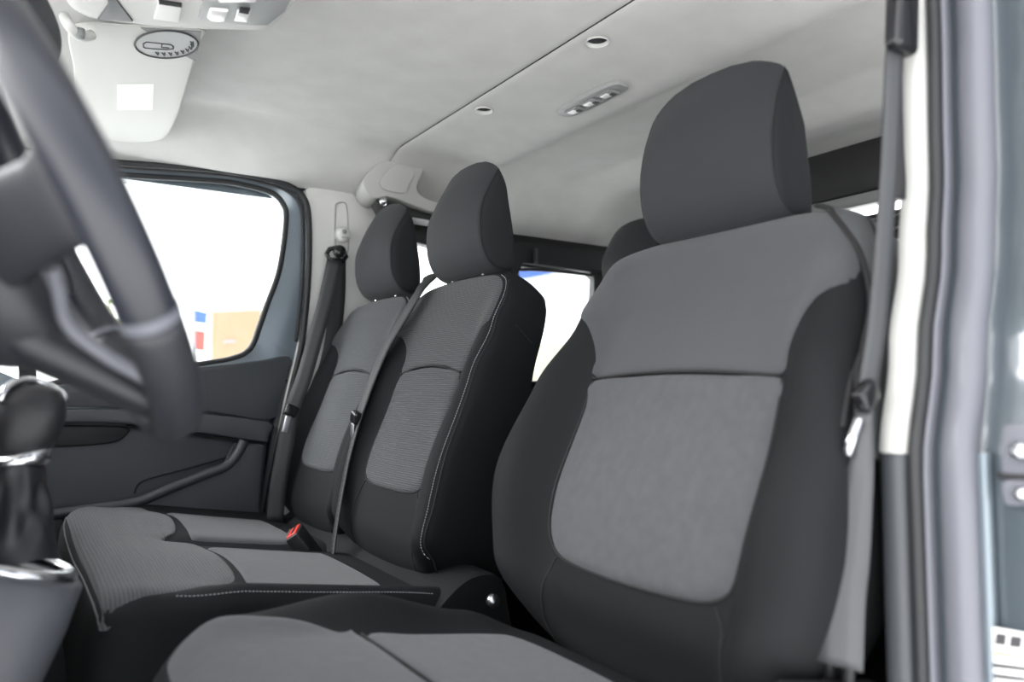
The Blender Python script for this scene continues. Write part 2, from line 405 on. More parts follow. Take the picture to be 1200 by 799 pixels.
# ---- passenger bench
bs = thing('bench_seat', 'grey and charcoal double passenger bench with two headrests along the far door', 'car seat', (.40, 1.60, 0))
def Fb(sg):
    def f(a, b):
        hb = interp([(-.03, .01), (.05, .034), (.2, .040), (.36, .032), (.46, .016), (.56, .0)], b)
        t = abs(a)/.235
        return hb*ss(.58, .86, t) + .012*math.exp(-((b-.15)/.13)**2) - .02*ss(.04, -.03, b) + .010*math.exp(-(a/.14)**2)*ss(.5, .3, b) - .012*ss(.55, .62, b)
    return f
halfb = [(0, -.03), (.12, -.028), (.185, -.008), (.224, .04), (.236, .1), (.236, .22), (.230, .34), (.222, .44), (.216, .52), (.198, .568), (.15, .592), (.07, .60), (0, .602)]
for yc, far in ((1.41, False), (1.845, True)):
    p = Pillow(frame(.612, yc, .40), halfb, (0, .28), Fb(0), .032, .118, foot=.08)
    bk = p.body('backrest', 'dark', bs)
    p.patch('lower_panel', 'fabric', bk, mirror([(0, .118), (.07, .119), (.118, .126), (.139, .146), (.144, .2), (.140, .28), (.136, .364), (.07, .376), (0, .380)]), (0, .25), lift=.005)
    p.patch('upper_panel', 'fabric', bk, mirror([(0, .384), (.07, .380), (.137, .368), (.144, .40), (.156, .43), (.178, .452), (.207, .466), (.203, .52), (.187, .556), (.144, .578), (.07, .586), (0, .588)]), (0, .48))
    p.seam('panel_seam', 'seam', bk, [(.136, .36), (.140, .28), (.144, .2), (.139, .146), (.118, .126), (.07, .119), (0, .118), (-.07, .119), (-.118, .126), (-.139, .146), (-.144, .2), (-.140, .28), (-.136, .36)], .0015, .0005, n=100)
    p.seam('cross_seam', 'seam', bk, [(-.137, .366), (-.07, .378), (0, .382), (.07, .378), (.137, .366)], .0018, .003)
    for sg in (-1, 1):
        p.seam('bolster_seam', 'seam', bk, [(sg*.125, .122), (sg*.145, .09), (sg*.15, .03), (sg*.148, -.01)], .0013, .0008)
        p.seam('edge_seam', 'seam', bk, [(sg*.21, .0), (sg*.231, .1), (sg*.230, .22), (sg*.222, .34), (sg*.216, .44), (sg*.209, .52), (sg*.192, .562)], .0012, .0004)
    p.stitches('stitching', 'thread', bk, [(-.212, .02), (-.226, .1), (-.225, .22), (-.217, .34), (-.212, .44), (-.207, .515), (-.191, .557), (-.16, .576)], 120, r=.0006)
    w_ = lambda b: interp([(.44, .222), (.52, .216), (.57, .197)], b)
    MB().tube(cr([p.T(-w_(.475)-.0005+.006*k*k, .475-.02*k, -.034-.052*k) for k in (0, .25, .5, .75, 1)], 24), .0014, 6).obj('side_seam', 'seam', bk)
    headrest('headrest', bs, .766, yc, .962, .118, H=.226)
def Fbc(a, b):
    y = 1.60 + a
    v = -.022*math.exp(-((y-1.625)/.035)**2)*ss(.1, .25, b)
    e = .016*ss(.38, .45, abs(a))*ss(.08, .2, b)
    pad = .010*math.exp(-((y-1.38)/.12)**2)*math.exp(-((b-.17)/.13)**2) + .010*math.exp(-((y-1.87)/.12)**2)*math.exp(-((b-.17)/.13)**2)
    return v + e + pad - .012*ss(.06, 0, b)
bc = Pillow(flat(.098, 1.60, .448, math.radians(9)), [(0, 0), (.3, 0), (.42, .008), (.458, .04), (.468, .12), (.47, .3), (.47, .48), (.455, .54), (.38, .56), (0, .565)], (0, .28), Fbc, .035, .20, n=220)
cu = bc.body('seat_cushion', 'dark', bs, rings=36)
fp = [(-.452, .03), (-.42, .011), (-.2, .007), (0, .007), (.2, .007), (.42, .011), (.452, .04), (.45, .10), (.42, .17), (.33, .205), (.20, .207), (.10, .19), (.05, .165), (.02, .155), (-.01, .172), (-.05, .204), (-.12, .213), (-.22, .214), (-.32, .211), (-.38, .195), (-.42, .15), (-.445, .10)]
bc.patch('front_panel', 'fabricx', cu, fp, (0, .075), n=260, lift=.004)
for c0, nm in ((-.225, 0), (.235, 1)):
    o2 = [(c0-.165, .214), (c0-.08, .219), (c0+.08, .219), (c0+.14, .214), (c0+.155, .23), (c0+.155, .32), (c0+.15, .42), (c0+.12, .45), (c0-.13, .45), (c0-.17, .42), (c0-.175, .32), (c0-.175, .23)]
    bc.patch('rear_panel', 'smooth', cu, o2, (c0, .33), lift=.004)
bc.stitches('stitching', 'thread', cu, [(-.450, .10), (-.458, .16), (-.459, .3), (-.459, .5)], 75, r=.0006)
bc.seam('front_piping', 'shell', cu, [(-.435, .013), (-.40, .007), (-.3, .004), (0, .002), (.3, .003), (.44, .016)], .0018, .0005, n=90)
# padded flap between cushion and backrests
mb = MB(); rows = []
prof = [(.575, .325), (.578, .342), (.60, .366), (.635, .392), (.665, .402), (.70, .40), (.72, .385), (.73, .35), (.73, .27), (.60, .27)]
for y, k in ((1.118, .94), (1.122, .98), (1.13, 1), (1.4, 1), (1.6, 1), (1.62, .95), (1.64, .95), (1.66, 1), (1.9, 1), (2.03, 1), (2.05, .9)):
    rows.append([V((.655+(q.x-.655)*k, y, .37+(q.y-.37)*k)) for q in cr([V((x, z, 0)) for x, z in prof], 30, True)])
vs = mb.grid(rows, closed_u=True); mb.cap(vs[0]); mb.cap(vs[-1]); mb.obj('rear_flap', 'dark', bs, angle=math.radians(50))
mb = MB(); mb.box((.42, 1.60, .14), (.46, .86, .24), .02); mb.obj('seat_base', 'black', bs)
for y in (1.25, 1.95): MB().box((.42, y, .012), (.44, .05, .024), .004).obj('floor_rail', 'black', bs)

# ---- rear bench
rs = thing('rear_bench_seat', 'dark grey second row bench mostly hidden behind the front seats', 'car seat', (1.30, 1.32, 0))
T = frame(1.39, 1.40, .46, math.radians(14))
rb = Pillow(T, [(0, -.04), (.5, -.03), (.55, .02), (.565, .15), (.555, .33), (.53, .45), (.49, .51), (.40, .535), (0, .54)], (0, .25), lambda a, b: .02*math.exp(-((b-.2)/.2)**2) + .03*ss(.42, .5, abs(a))*ss(.5, .3, b), .05, .08, n=200)
rbk = rb.body('backrest', 'rearc', rs)
for yy in (1.22, 1.66): headrest('headrest', rs, 1.50, yy, 1.005, .118, H=.205)
rc = Pillow(flat(.98, 1.28, .47, math.radians(6)), [(0, 0), (.48, .005), (.545, .05), (.555, .2), (.55, .42), (.5, .47), (0, .48)], (0, .24), lambda a, b: 0, .05, .14, n=180)
rc.body('seat_cushion', 'dark', rs)
MB().box((1.22, 1.28, .16), (.42, .96, .32), .02).obj('seat_base', 'black', rs)

# ------------------------------------------------------------------ seat belts
t = thing('seat_belt', 'black belt hanging from the far pillar beside the window seat', 'seat belt', (.70, 2.06, .3))
ty = V((.35, -.55, 0))
top = onY(394, 300, 2.045)
mb = MB()
mb.tube([top+V((-.028, 0, .004)), top+V((-.02, 0, .018)), top+V((.0, -.004, .024)), top+V((.022, 0, .018)), top+V((.03, 0, .0)), top+V((.02, 0, -.012)), top+V((-.02, 0, -.012))], .007, 10, True)
mb.lathe([(.0, 0), (.018, 0), (.018, .012), (.012, .018), (0, .02)], Matrix.Translation(top+V((.006, -.005, .012))) @ Matrix.Rotation(PI/2, 4, 'X'))
mb.obj('belt_guide', 'blackg', t)
ps = [onY(*q, yy) for q, yy in [((392, 305), 2.035), ((382, 350), 2.03), ((371, 390), 2.025), ((357, 440), 2.015), ((343, 480), 2.01), ((333, 530), 2.00), ((326, 570), 1.995), ((322, 612), 1.99)]]
MB().strap(cr(ps, 40), (.9, -.45, .25), .042).obj('webbing', 'web', t)
ps = [onY(*q, yy) for q, yy in [((396, 305), 2.05), ((395, 350), 2.052), ((388, 410), 2.056), ((372, 470), 2.06), ((362, 540), 2.062)]]
MB().strap(cr(ps, 30), (1, -.1, .1), .045).obj('return_webbing', 'web', t)
tg = onY(341, 481, 1.985)
MB().box(tg, (.035, .016, .03), .006, Matrix.Rotation(.4, 3, 'Y')).obj('tongue', 'blackg', t)
MB().box(tg+V((-.012, -.004, -.035)), (.016, .004, .045), .002, Matrix.Rotation(.25, 3, 'Y')).obj('tongue_plate', 'steel', t)

t = thing('seat_belt', 'dark belt crossing over the middle backrest between the two headrests', 'seat belt', (.72, 1.63, .4))
ps = [V((.93, 1.44, .93)), V((.90, 1.47, .985)), onX(514, 320, .845), onX(503, 328, .80), onX(491, 342, .762), onX(473, 372, .738), onX(452, 408, .708), onX(434, 450, .675), onX(421, 487, .645), onX(410, 530, .62), onX(400, 580, .597), onX(392, 630, .575), onX(388, 662, .56)]
cc = cr(ps, 70)
MB().strap(cc, [V((.5, 1, .12)).lerp(V((.1, 1, .12)), min(1, i/18)) for i in range(70)], [.046 if i < 44 else max(.022, .046-(i-44)*.0024) for i in range(70)]).obj('webbing', 'web', t)
tg = onX(417, 489, .636)
MB().box(tg, (.018, .032, .028), .006, Matrix.Rotation(.3, 3, 'X')).obj('tongue', 'blackg', t)
MB().box(tg+V((-.006, .006, -.038)), (.004, .016, .05), .0018, Matrix.Rotation(.12, 3, 'X')).obj('tongue_plate', 'steel', t)
mb = MB(); mb.box((.575, 1.505, .408), (.03, .05, .05), .008); 

t2 = thing('belt_buckle', 'black belt buckle with red release button standing on the far bench cushion', 'buckle', (.47, 1.62, .36))
mb.bm.free()
R = Matrix.Rotation(-.6, 3, 'Z') @ Matrix.Rotation(-.6, 3, 'Y') @ Matrix.Rotation(.2, 3, 'X')
bp = onY(358, 641, 1.60)
MB().box(bp, (.030, .062, .085), .005, R).obj('housing', 'black', t2)
MB().box(bp + R @ V((0, 0, .042)), (.024, .054, .006), .002, R).obj('release_button', 'red', t2)
MB().box(bp + R @ V((-.011, 0, .0455)), (.004, .046, .003), .001, R).obj('button_slot', 'steel', t2)
MB().box(bp + R @ V((.002, 0, .0457)), (.005, .038, .002), .0008, R).obj('latch_slot', 'seam', t2)
MB().box(bp + R @ V((0.0, 0, -.055)), (.012, .028, .06), .004, R).obj('stalk', 'black', t2)

t = thing('seat_belt', 'blurred grey belt hanging down the near pillar beside the driver seat', 'seat belt', (.72, .45, .3))
ps = [onX(*q, X) for q, X in [((1056, -60), .77), ((1051, 20), .765), ((1047, 80), .76), ((1043, 180), .755), ((1037, 270), .75), ((1028, 380), .735), ((1019, 440), .725), ((1016, 470), .72)]]
MB().strap(cr(ps, 40), [V((.75, -.35, .1)).lerp(V((.35, -.2, 0)), i/39) for i in range(40)], .019).obj('webbing', 'webn', t)
ps = [onX(*q, X) for q, X in [((1059, -40), .80), ((1059, 60), .80), ((1054, 150), .79), ((1046, 230), .775)]]
MB().strap(cr(ps, 20), (.8, -.3, 0), .03).obj('return_webbing', 'web', t)
g = onX(1057, 25, .765)
MB().box(g, (.04, .02, .07), .008, Matrix.Rotation(.1, 3, 'Y')).obj('belt_guide', 'blackg', t)
tg = onX(1015, 463, .715)
MB().box(tg, (.03, .016, .024), .005, Matrix.Rotation(-.6, 3, 'Y')).obj('tongue', 'blackg', t)
MB().tube([onX(1007, 490, .705), onX(998, 515, .70), onX(992, 533, .695)], .0055, 10).obj('tongue_plate', 'chrome', t)
ps = [onX(1013, 480, .715), onX(1010, 540, .705), onX(1000, 600, .70), onX(990, 660, .695), onX(985, 700, .69), onX(982, 780, .685)]
MB().strap(cr(ps, 30), [V((.2, -.6, 0))]*30, [.016+.03*ss(0, .7, i/29) for i in range(30)]).obj('lower_webbing', 'webl', t)
for dx in (-10, 14):
    MB().tube([onX(983+dx, 700, .70), onX(980+dx, 830, .70)], .006, 10).obj('anchor_rod', 'black', t)

# ------------------------------------------------------------------ shell: ceiling
def headliner(xs, zx, name, ny=60):
    mb = MB(); rows = []
    for x in xs:
        r = []
        for j in range(ny+1):
            y = .36 + (2.085-.36)*j/ny
            drop = (max(0, zx(x)-1.287+.05*ss(1.0, 1.35, x)))*(.12*ss(1.84, 1.93, y) + .88*min(1, max(0, (y-1.89)/.19))**1.15) - .016*math.exp(-((y-1.865)/.045)**2)*ss(.72, .5, x) + .10*ss(.55, .36, y)
            k = 1 if x < .9 else 1.0
            r.append(V((x, y, zx(x) - drop*k)))
        rows.append(r)
    vs = mb.grid(rows)
    rows2 = [[p.co + V((0, 0, .03)) for p in r] for r in (vs[0], vs[-1])]
    # thickness
    top = [[mb.bm.verts.new(v.co + V((0, 0, .03))) for v in r] for r in vs]
    n = len(vs[0])
    for i in range(len(vs)-1):
        for j in range(n-1): mb.bm.faces.new((top[i][j], top[i+1][j], top[i+1][j+1], top[i][j+1]))
    for i in range(len(vs)-1):
        for j in (0, n-1): mb.bm.faces.new((vs[i][j], vs[i+1][j], top[i+1][j], top[i][j]))
    for i in (0, len(vs)-1):
        for j in range(n-1): mb.bm.faces.new((vs[i][j], vs[i][j+1], top[i][j+1], top[i][j]))
    return tag(mb.obj(name, 'head', angle=math.radians(50), loc=(0, 0, 0)), kind='structure')
def lin(a, b, n): return [a+(b-a)*i/n for i in range(n+1)]
fx = lambda x: 1.38 - .05*ss(.0, -.45, x)
headliner(lin(-.45, .82, 36) + [.84, .85, .855, .8585], lambda x: fx(x) + .003*ss(.850, .8585, x), 'ceiling')
rz = [(.860, 1.383), (.868, 1.380), (.93, 1.377), (1.02, 1.372), (1.11, 1.360), (1.145, 1.361), (1.22, 1.394), (1.50, 1.396), (1.57, 1.376), (1.63, 1.362), (1.70, 1.366), (1.78, 1.376), (1.88, 1.376)]
def rzf(x):
    if x <= rz[0][0]: return rz[0][1]
    for (a, p), (b, q) in zip(rz, rz[1:]):
        if x <= b: return p+(q-p)*(x-a)/(b-a)
    return rz[-1][1]
rear_liner = headliner([.8625, .865, .87, .88, .90, .93] + lin(.96, 1.87, 80), lambda x: sum(rzf(x+d*.006) for d in (-2, -1, 0, 1, 2))/5 if x > .95 else rzf(x), 'ceiling_rear')
tag(MB().box((.72, 1.22, 1.46), (2.44, 1.9, .05), .02).obj('roof', 'paint'), kind='structure')
tag(MB().box((.8605, 1.22, 1.399), (.005, 1.66, .032), 0).obj('trim_1', 'seam'), kind='structure')

def cut_round_hole(o, c, r):
    cm = MB(); cm.lathe([(r, -.05), (r, .042)], Matrix.Translation(c), 32)
    bmesh.ops.recalc_face_normals(cm.bm, faces=cm.bm.faces)
    me = bpy.data.meshes.new('cutter'); cm.bm.to_mesh(me); cm.bm.free(); co = bpy.data.objects.new('cutter', me); C.objects.link(co)
    md = o.modifiers.new('hole', 'BOOLEAN'); md.operation = 'DIFFERENCE'; md.solver = 'EXACT'; md.object = co
    dg = bpy.context.evaluated_depsgraph_get(); dg.update()
    nm = bpy.data.meshes.new_from_object(o.evaluated_get(dg)); o.modifiers.clear(); o.data = nm
    bpy.data.objects.remove(co); bpy.data.meshes.remove(me)
# two plugs and a lamp in the rear headliner
for q, lab in (((567, 130), 'small round headliner plug nearest the far side of the roof'), ((700, 50), 'small round headliner plug above the reading lamp')):
    c = onZ(*q, 1.3755)
    o = MB().grid_obj([(.0232, .0008), (.0222, -.0010), (.0208, -.0008), (.0200, .002), (.0196, .007)], c, 'headliner_plug', False)
    pit = MB().grid_obj([(.0196, .0068), (.0185, .02), (.017, .036), (.010, .042), (.0005, .043)], c, 'shaded_recess', True, 'symdark', o)  # dark colour stands in for the unlit depth of the cup
    tag(o, lab, 'plug', 'headliner plugs')
    cut_round_hole(rear_liner, c, .0215)
lc = (onZ(660, 126, 1.366)+onZ(730, 99, 1.366))/2
t = thing('reading_lamp', 'slim grey ceiling lamp with three clear lenses between the two plugs and bench', 'ceiling lamp', lc)
A, B, Cc, D = onZ(655, 127, 1.368), onZ(692, 124, 1.368), onZ(733, 103, 1.368), onZ(695, 97, 1.368)
ctr = (A+Cc)/2
mb = MB(); pts = []
L2, W2 = .108, .029
def lampf(y, x, z): return ctr + V((x + .0*y, y, z))
o = [(-L2, 0), (-L2*.9, -W2*.8), (-L2*.3, -W2), (L2*.3, -W2), (L2*.9, -W2*.8), (L2, 0), (L2*.9, W2*.8), (L2*.3, W2), (-L2*.3, W2), (-L2*.9, W2*.8)]
mb.prism([lampf(y, x, -.008) for y, x in [(p.x, p.y) for p in cr([V((a, b, 0)) for a, b in o], 40, True)]], (0, 0, .012), .003)
mb.obj('housing', 'switch', t, angle=math.radians(40))
for k in (-1, 0, 1):
    MB().box(ctr+V((.0, k*.058, -.010)), (.030, .042, .005), .002).obj('lens_rim', 'symbol', t)
    MB().box(ctr+V((-.002, k*.058+.004, -.0115)), (.020, .024, .005), .0025).obj('lens', 'lens', t)
    MB().box(ctr+V((.004, k*.058-.010, -.0120)), (.014, .014, .004), .0015).obj('lamp_switch', 'symdark', t)

# ------------------------------------------------------------------ shell: far side
YD = 2.085
def Y(pts, yy=YD): return [onY(x, y, yy) for x, y in pts]
door = thing('door_1', 'closed passenger door with grey plastic panel and framed window', 'door', (.3, YD, .2), kind='structure')
outer = [(-90, 178), (20, 180), (140, 190), (250, 199), (305, 209), (337, 219), (354, 234), (359, 262), (358, 330), (353, 380), (349, 412), (344, 428), (300, 434), (240, 440), (75, 458), (-90, 480)]
inner = [(-80, 196), (20, 196), (140, 204), (250, 211), (290, 217), (318, 225), (332, 238), (336, 258), (328, 315), (313, 358), (304, 384), (298, 401), (290, 412), (276, 419), (240, 426), (75, 447), (-80, 462)]
def dense(pts, n=90): return [p for p in cr([V((*q, 0)) for q in pts], n, True)]
o2 = []; i2 = []
for i in range(len(outer)):
    for k in range(6):
        t_ = k/6
        def cat(P):
            N = len(P); a, b, c, d = [V(P[(i+j) % N]) for j in (-1, 0, 1, 2)]
            return .5*((2*b) + (c-a)*t_ + (2*a-5*b+4*c-d)*t_*t_ + (3*b-a-3*c+d)*t_**3)
        p = cat(outer); o2.append(onY(p.x, p.y, YD)); p = cat(inner); i2.append(onY(p.x, p.y, YD+.012))
MB().ringprism(o2, i2, (0, .045, 0), .006).obj('window_frame', 'paint', door, angle=math.radians(40))
# black run channel along the glass and outer rubber seal
MB().tube([p + V((0, .004, 0)) for p in i2], .0085, 10, True).obj('glass_channel', 'rubber', door)
ol = [p + V((0, -.008, 0)) for p in o2]
sl = cr(Y([(-90, 179), (20, 181), (140, 191), (250, 199), (305, 208), (337, 217), (356, 232), (362, 260), (361, 330), (354, 400), (343, 450), (327, 520), (312, 600), (300, 680)], YD-.012), 120)
MB().tube(sl, .0085, 10).obj('door_seal', 'rubber', door)
sl2 = cr(Y([(-90, 184), (20, 186), (140, 196), (250, 204), (303, 213), (333, 222), (350, 236), (355, 262), (354, 330), (347, 400)], YD-.006), 100)
MB().tube(sl2, .004, 8).obj('inner_seal', 'rubber', door)
MB().prism(Y([(-90, 190), (20, 192), (140, 200), (250, 207), (292, 214), (324, 223), (339, 240), (341, 262), (333, 318), (316, 366), (303, 398), (290, 416), (240, 430), (75, 450), (-90, 470)], YD+.03), (0, .004, 0)).obj('pane', 'glass', door, smooth=False)
MB().prism(Y([(20, 200), (27, 200), (44, 455), (22, 459)], YD+.01), (0, .02, 0), .003).obj('window_divider', 'rubber', door, angle=.7)
# skin behind the panel
MB().prism(Y([(-120, 490), (75, 462), (240, 440), (343, 425), (330, 520), (310, 610), (295, 720), (-120, 760)], YD+.05), (0, .05, 0)).obj('door_skin', 'paint', door, smooth=False)
# upper trim: gently convex grey panel
MB().prism(cr(Y([(-100, 486), (20, 462), (75, 450), (150, 438), (240, 429), (300, 423), (340, 418), (337, 440), (328, 470), (316, 492), (240, 482), (150, 478), (20, 478), (-100, 492)], YD-.005), 120, True), (0, .05, 0), .007).obj('upper_trim', 'doorp', door, angle=.6)
MB().prism(cr(Y([(-100, 494), (20, 482), (75, 480), (165, 480), (240, 485), (316, 495), (314, 512), (311, 518), (240, 508), (150, 497), (60, 496), (-100, 512)], YD-.03), 120, True), (0, .07, 0), .006).obj('armrest_strip', 'doorl', door, angle=.6)
MB().prism(Y([(-120, 500), (60, 490), (150, 490), (240, 500), (314, 512), (309, 560), (303, 640), (290, 980), (-160, 980)], YD+.01), (0, .03, 0), .004).obj('lower_panel', 'doorp', door, angle=.6)
MB().prism(cr(Y([(50, 499), (145, 500), (146, 512), (125, 520), (60, 524), (20, 522), (10, 505)], YD+.002), 60, True), (0, .03, 0), .004).obj('handle_recess', 'black', door, angle=.6)
# solid dark line for the shadow gap above the pocket and the pocket itself
rim = cr(Y([(-60, 632), (20, 609), (60, 603), (110, 596), (160, 588), (200, 572), (240, 556), (265, 546), (278, 532), (286, 516)], YD-.045), 80)
MB().tube(rim, .012, 12).obj('pocket_rim', 'doorl', door)
MB().prism(Y([(-80, 640), (20, 612), (110, 599), (160, 591), (200, 575), (265, 549), (290, 520), (311, 521), (305, 600), (290, 960), (-120, 960)], YD-.04), (0, .06, 0), .008).obj('pocket_front', 'doorp', door, angle=.6)
hl = cr(Y([(158, 578), (162, 568), (175, 561), (220, 549), (262, 537), (271, 536), (270, 545), (262, 549)], YD+.004), 60)
MB().tube(hl, .0022, 6).obj('pull_outline', 'seam', door)
MB().prism(cr(Y([(274, 520), (280, 519), (276, 538), (268, 545), (264, 541)], YD-.005), 30, True), (0, .02, 0), .002).obj('pull_end', 'doorl', door, angle=.6)
MB().tube(cr(Y([(148, 499), (175, 501), (240, 510), (312, 521)], YD-.012), 50), .004, 8).obj('strip_shadow_line', 'seam', door)  # solid dark tube drawn as the shadow under the armrest strip

# body side above the door and behind it
tag(MB().prism([V((-.6, 2.145, 1.255)), V((.62, 2.145, 1.26)), V((1.95, 2.145, 1.22)), V((1.95, 2.145, 1.45)), V((-.6, 2.145, 1.45))], (0, .05, 0)).obj('wall_right', 'paint', smooth=False), kind='structure')
# far pillar trim
YP = 2.075
pil = cr(Y([(358, 222), (364, 219), (395, 222), (425, 230), (446, 236), (452, 262), (450, 330), (440, 420), (425, 520), (405, 620), (330, 640), (308, 640), (318, 560), (334, 470), (347, 415), (358, 360), (363, 310), (363, 258)], YP), 130, True)
tag(MB().prism(pil, (0, .06, 0), .012).obj('trim_2', 'lightplastic', angle=.7), kind='structure')
tag(MB().prism(Y([(328, 455), (342, 440), (420, 440), (400, 660), (290, 760), (296, 640)], YP+.015), (0, .09, 0), .006).obj('trim_3', 'doorp', angle=.6), kind='structure')
t = thing('belt_height_adjuster', 'round pale adjuster knob in a slot on the far pillar', 'belt adjuster', onY(400, 276, YP-.006))
slot = cr(Y([(394, 296), (393, 245), (396, 238), (402, 237), (406, 241), (408, 268), (407, 296)], YP-.0015), 50, True)
MB().tube(slot, .0013, 6, True).obj('slot_outline', 'symbol', t)
c = onY(400, 276, YP-.004)
MB().lathe([(.0, -.03), (.013, -.03), (.019, -.026), (.022, -.016), (.022, 0)], Matrix.Translation(c) @ Matrix.Rotation(-PI/2, 4, 'X'), 32).obj('knob', 'lightplastic', t)
MB().lathe([(.0, -.0315), (.006, -.031), (.007, -.029)], Matrix.Translation(c+V((-.002, -.001, .006))) @ Matrix.Rotation(-PI/2, 4, 'X'), 20).obj('knob_dimple', 'symbol', t)
MB().box(c+V((0, -.026, -.010)), (.022, .008, .006), .002).obj('knob_button', 'symbol', t)
# bolted ball and cover above it
t = thing('roof_belt_cover', 'pale moulded plastic cover where roof and far pillar meet behind the seats', 'trim cover', (.95, 1.95, 1.25))
mb = MB(); rows = []
secs = [  # (pixel outline at increasing depth along the roof side)
    (1.80, [(482, 184), (500, 190), (515, 215), (540, 238), (548, 248), (510, 236), (485, 226), (466, 205)], 0),
]
base = [(480, 184), (492, 190), (496, 200), (490, 214), (489, 222), (497, 231), (520, 240), (545, 248), (538, 256), (505, 248), (478, 238), (455, 230), (440, 232), (430, 226), (425, 214), (430, 204), (441, 193), (458, 186)]
bo = cr([onY(x, y, 1.93) for x, y in base], 100, True)
mb.prism(bo, (.03, .13, .0), .016); mb.obj('cover', 'pillarp', t, angle=.7)
MB().prism(cr([onY(x, y, 1.922) for x, y in [(461, 195), (484, 197), (486, 205), (480, 216), (474, 226), (452, 222), (446, 212)]], 60, True), (0, .02, 0), .005).obj('cover_face', 'pillarp', t, angle=.7)
MB().prism([onY(x, y, 1.95) for x, y in [(440, 234), (470, 241), (510, 252), (548, 260), (548, 266), (480, 254), (446, 246)]], (.02, .08, 0), .004).obj('under_bracket', 'black', t, angle=.6)
MB().lathe([(0, -.012), (.008, -.010), (.012, 0), (.008, .010), (0, .012)], Matrix.Translation(onY(449, 236, 1.925)), 20).obj('bolt', 'chrome', t)

# dark side wall behind the front row with its window
YW = 2.10
wo = [(540, 254), (600, 263), (660, 271), (722, 281), (790, 290), (800, 360), (790, 480), (540, 480)]
def ringpts(P, yy, n=6):
    out = []
    for i in range(len(P)):
        for k in range(n): a = V(P[i]).lerp(V(P[(i+1) % len(P)]), k/n); out.append(onY(a.x, a.y, yy))
    return out
mb = MB()
mb.ringprism(ringpts([(430, 246), (600, 263), (720, 281), (870, 300), (870, 560), (660, 560), (500, 560), (430, 560)], YW), ringpts([(488, 284), (612, 313), (692, 319), (700, 326), (696, 440), (670, 446), (560, 446), (470, 446)], YW), (0, .05, 0), .006)
tag(mb.obj('wall_right_rear', 'black', angle=.6), kind='structure')
wf = thing('window_1', 'side window behind the bench with a dark frame', 'window', onY(650, 446, YW), kind='structure')
MB().prism([onY(x, y, YW+.035) for x, y in [(480, 280), (705, 314), (705, 455), (460, 455)]], (0, .004, 0)).obj('pane', 'glass', wf, smooth=False)
MB().prism([onY(x, y, YW-.02) for x, y in [(600, 282), (612, 284), (720, 296), (716, 318), (692, 318), (614, 308), (608, 322), (598, 322)]], (0, .03, 0), .006).obj('window_header', 'rubber', wf, angle=.6)
MB().tube(cr([onY(x, y, YW-.004) for x, y in [(606, 440), (607, 330), (613, 316), (690, 322), (697, 328), (694, 440)]], 60), .006, 8).obj('window_seal', 'rubber', wf)
MB().box(onY(628, 300, YW-.03), (.012, .02, .05), .004).obj('window_latch', 'symdark', wf)
MB().prism([onY(x, y, YW-.012) for x, y in [(596, 264), (720, 281), (720, 287), (596, 271)]], (0, .012, 0), .003).obj('track', 'blackg', wf, angle=.6)

# bulkhead behind the second row
XB = 1.86
def X(pts, xx=XB): return [onX(x, y, xx) for x, y in pts]
tag(MB().box((XB+.03, 1.25, 1.325), (.05, 1.72, .17), .006).obj('wall_back', 'black', angle=.6), kind='structure')
tag(MB().box((XB+.03, 1.25, .45), (.05, 1.72, .90), .006).obj('wall_back_lower', 'black', angle=.6), kind='structure')
tag(MB().box((XB+.03, 1.25, 1.0385), (.046, 1.72, .275), .006).obj('trim_13', 'switch', angle=.6), kind='structure')
tag(MB().box((XB+.03, 1.25, 1.224), (.04, 1.72, .032), .004).obj('trim_4', 'switch'), kind='structure')
t = thing('guard_grille', 'dark slatted grille behind the belt on the rear partition', 'grille', (XB, 1.07, 1.03))
MB().box((XB-.004, 1.07, 1.105), (.012, .20, .135), .004).obj('grille_panel', 'black', t)
for k in range(4):
    MB().box((XB-.014, 1.07, 1.06+.032*k), (.012, .19, .006), .002).obj('slat', 'steel', t)

# lower body sides and the sliding door side behind the near pillar
tag(MB().box((1.24, 2.165, .32), (1.46, .03, .80), .004).obj('wall_right_lower', 'black', angle=.6), kind='structure')
tag(MB().box((1.40, .405, .42), (1.02, .03, .96), .006).obj('wall_left_rear', 'doorp', angle=.6), kind='structure')
tag(MB().box((1.40, .405, 1.33), (1.02, .03, .16), .006).obj('wall_left_rear_upper', 'lightplastic', angle=.6), kind='structure')
# floor
tag(MB().box((.75, 1.25, -.03), (2.5, 1.80, .06), 0).obj('floor', 'floor'), kind='structure')
mb = MB()
for k in range(9): mb.box((-.12+.0*k, 1.5, .02+.035*k), (.012, .9, .012), .004)
tag(mb.obj('trim_5', 'black'), kind='structure')
mb = MB(); mb.prism([V((-.42, 1.15, 0)), V((-.14, 1.15, 0)), V((-.13, 1.15, .34)), V((-.42, 1.15, .4))], (0, .9, 0), .01)
tag(mb.obj('trim_6', 'black', angle=.6), kind='structure')
tag(MB().box((0, 0, -.55), (120, 120, .1), 0).obj('ground', 'ground'), kind='structure')

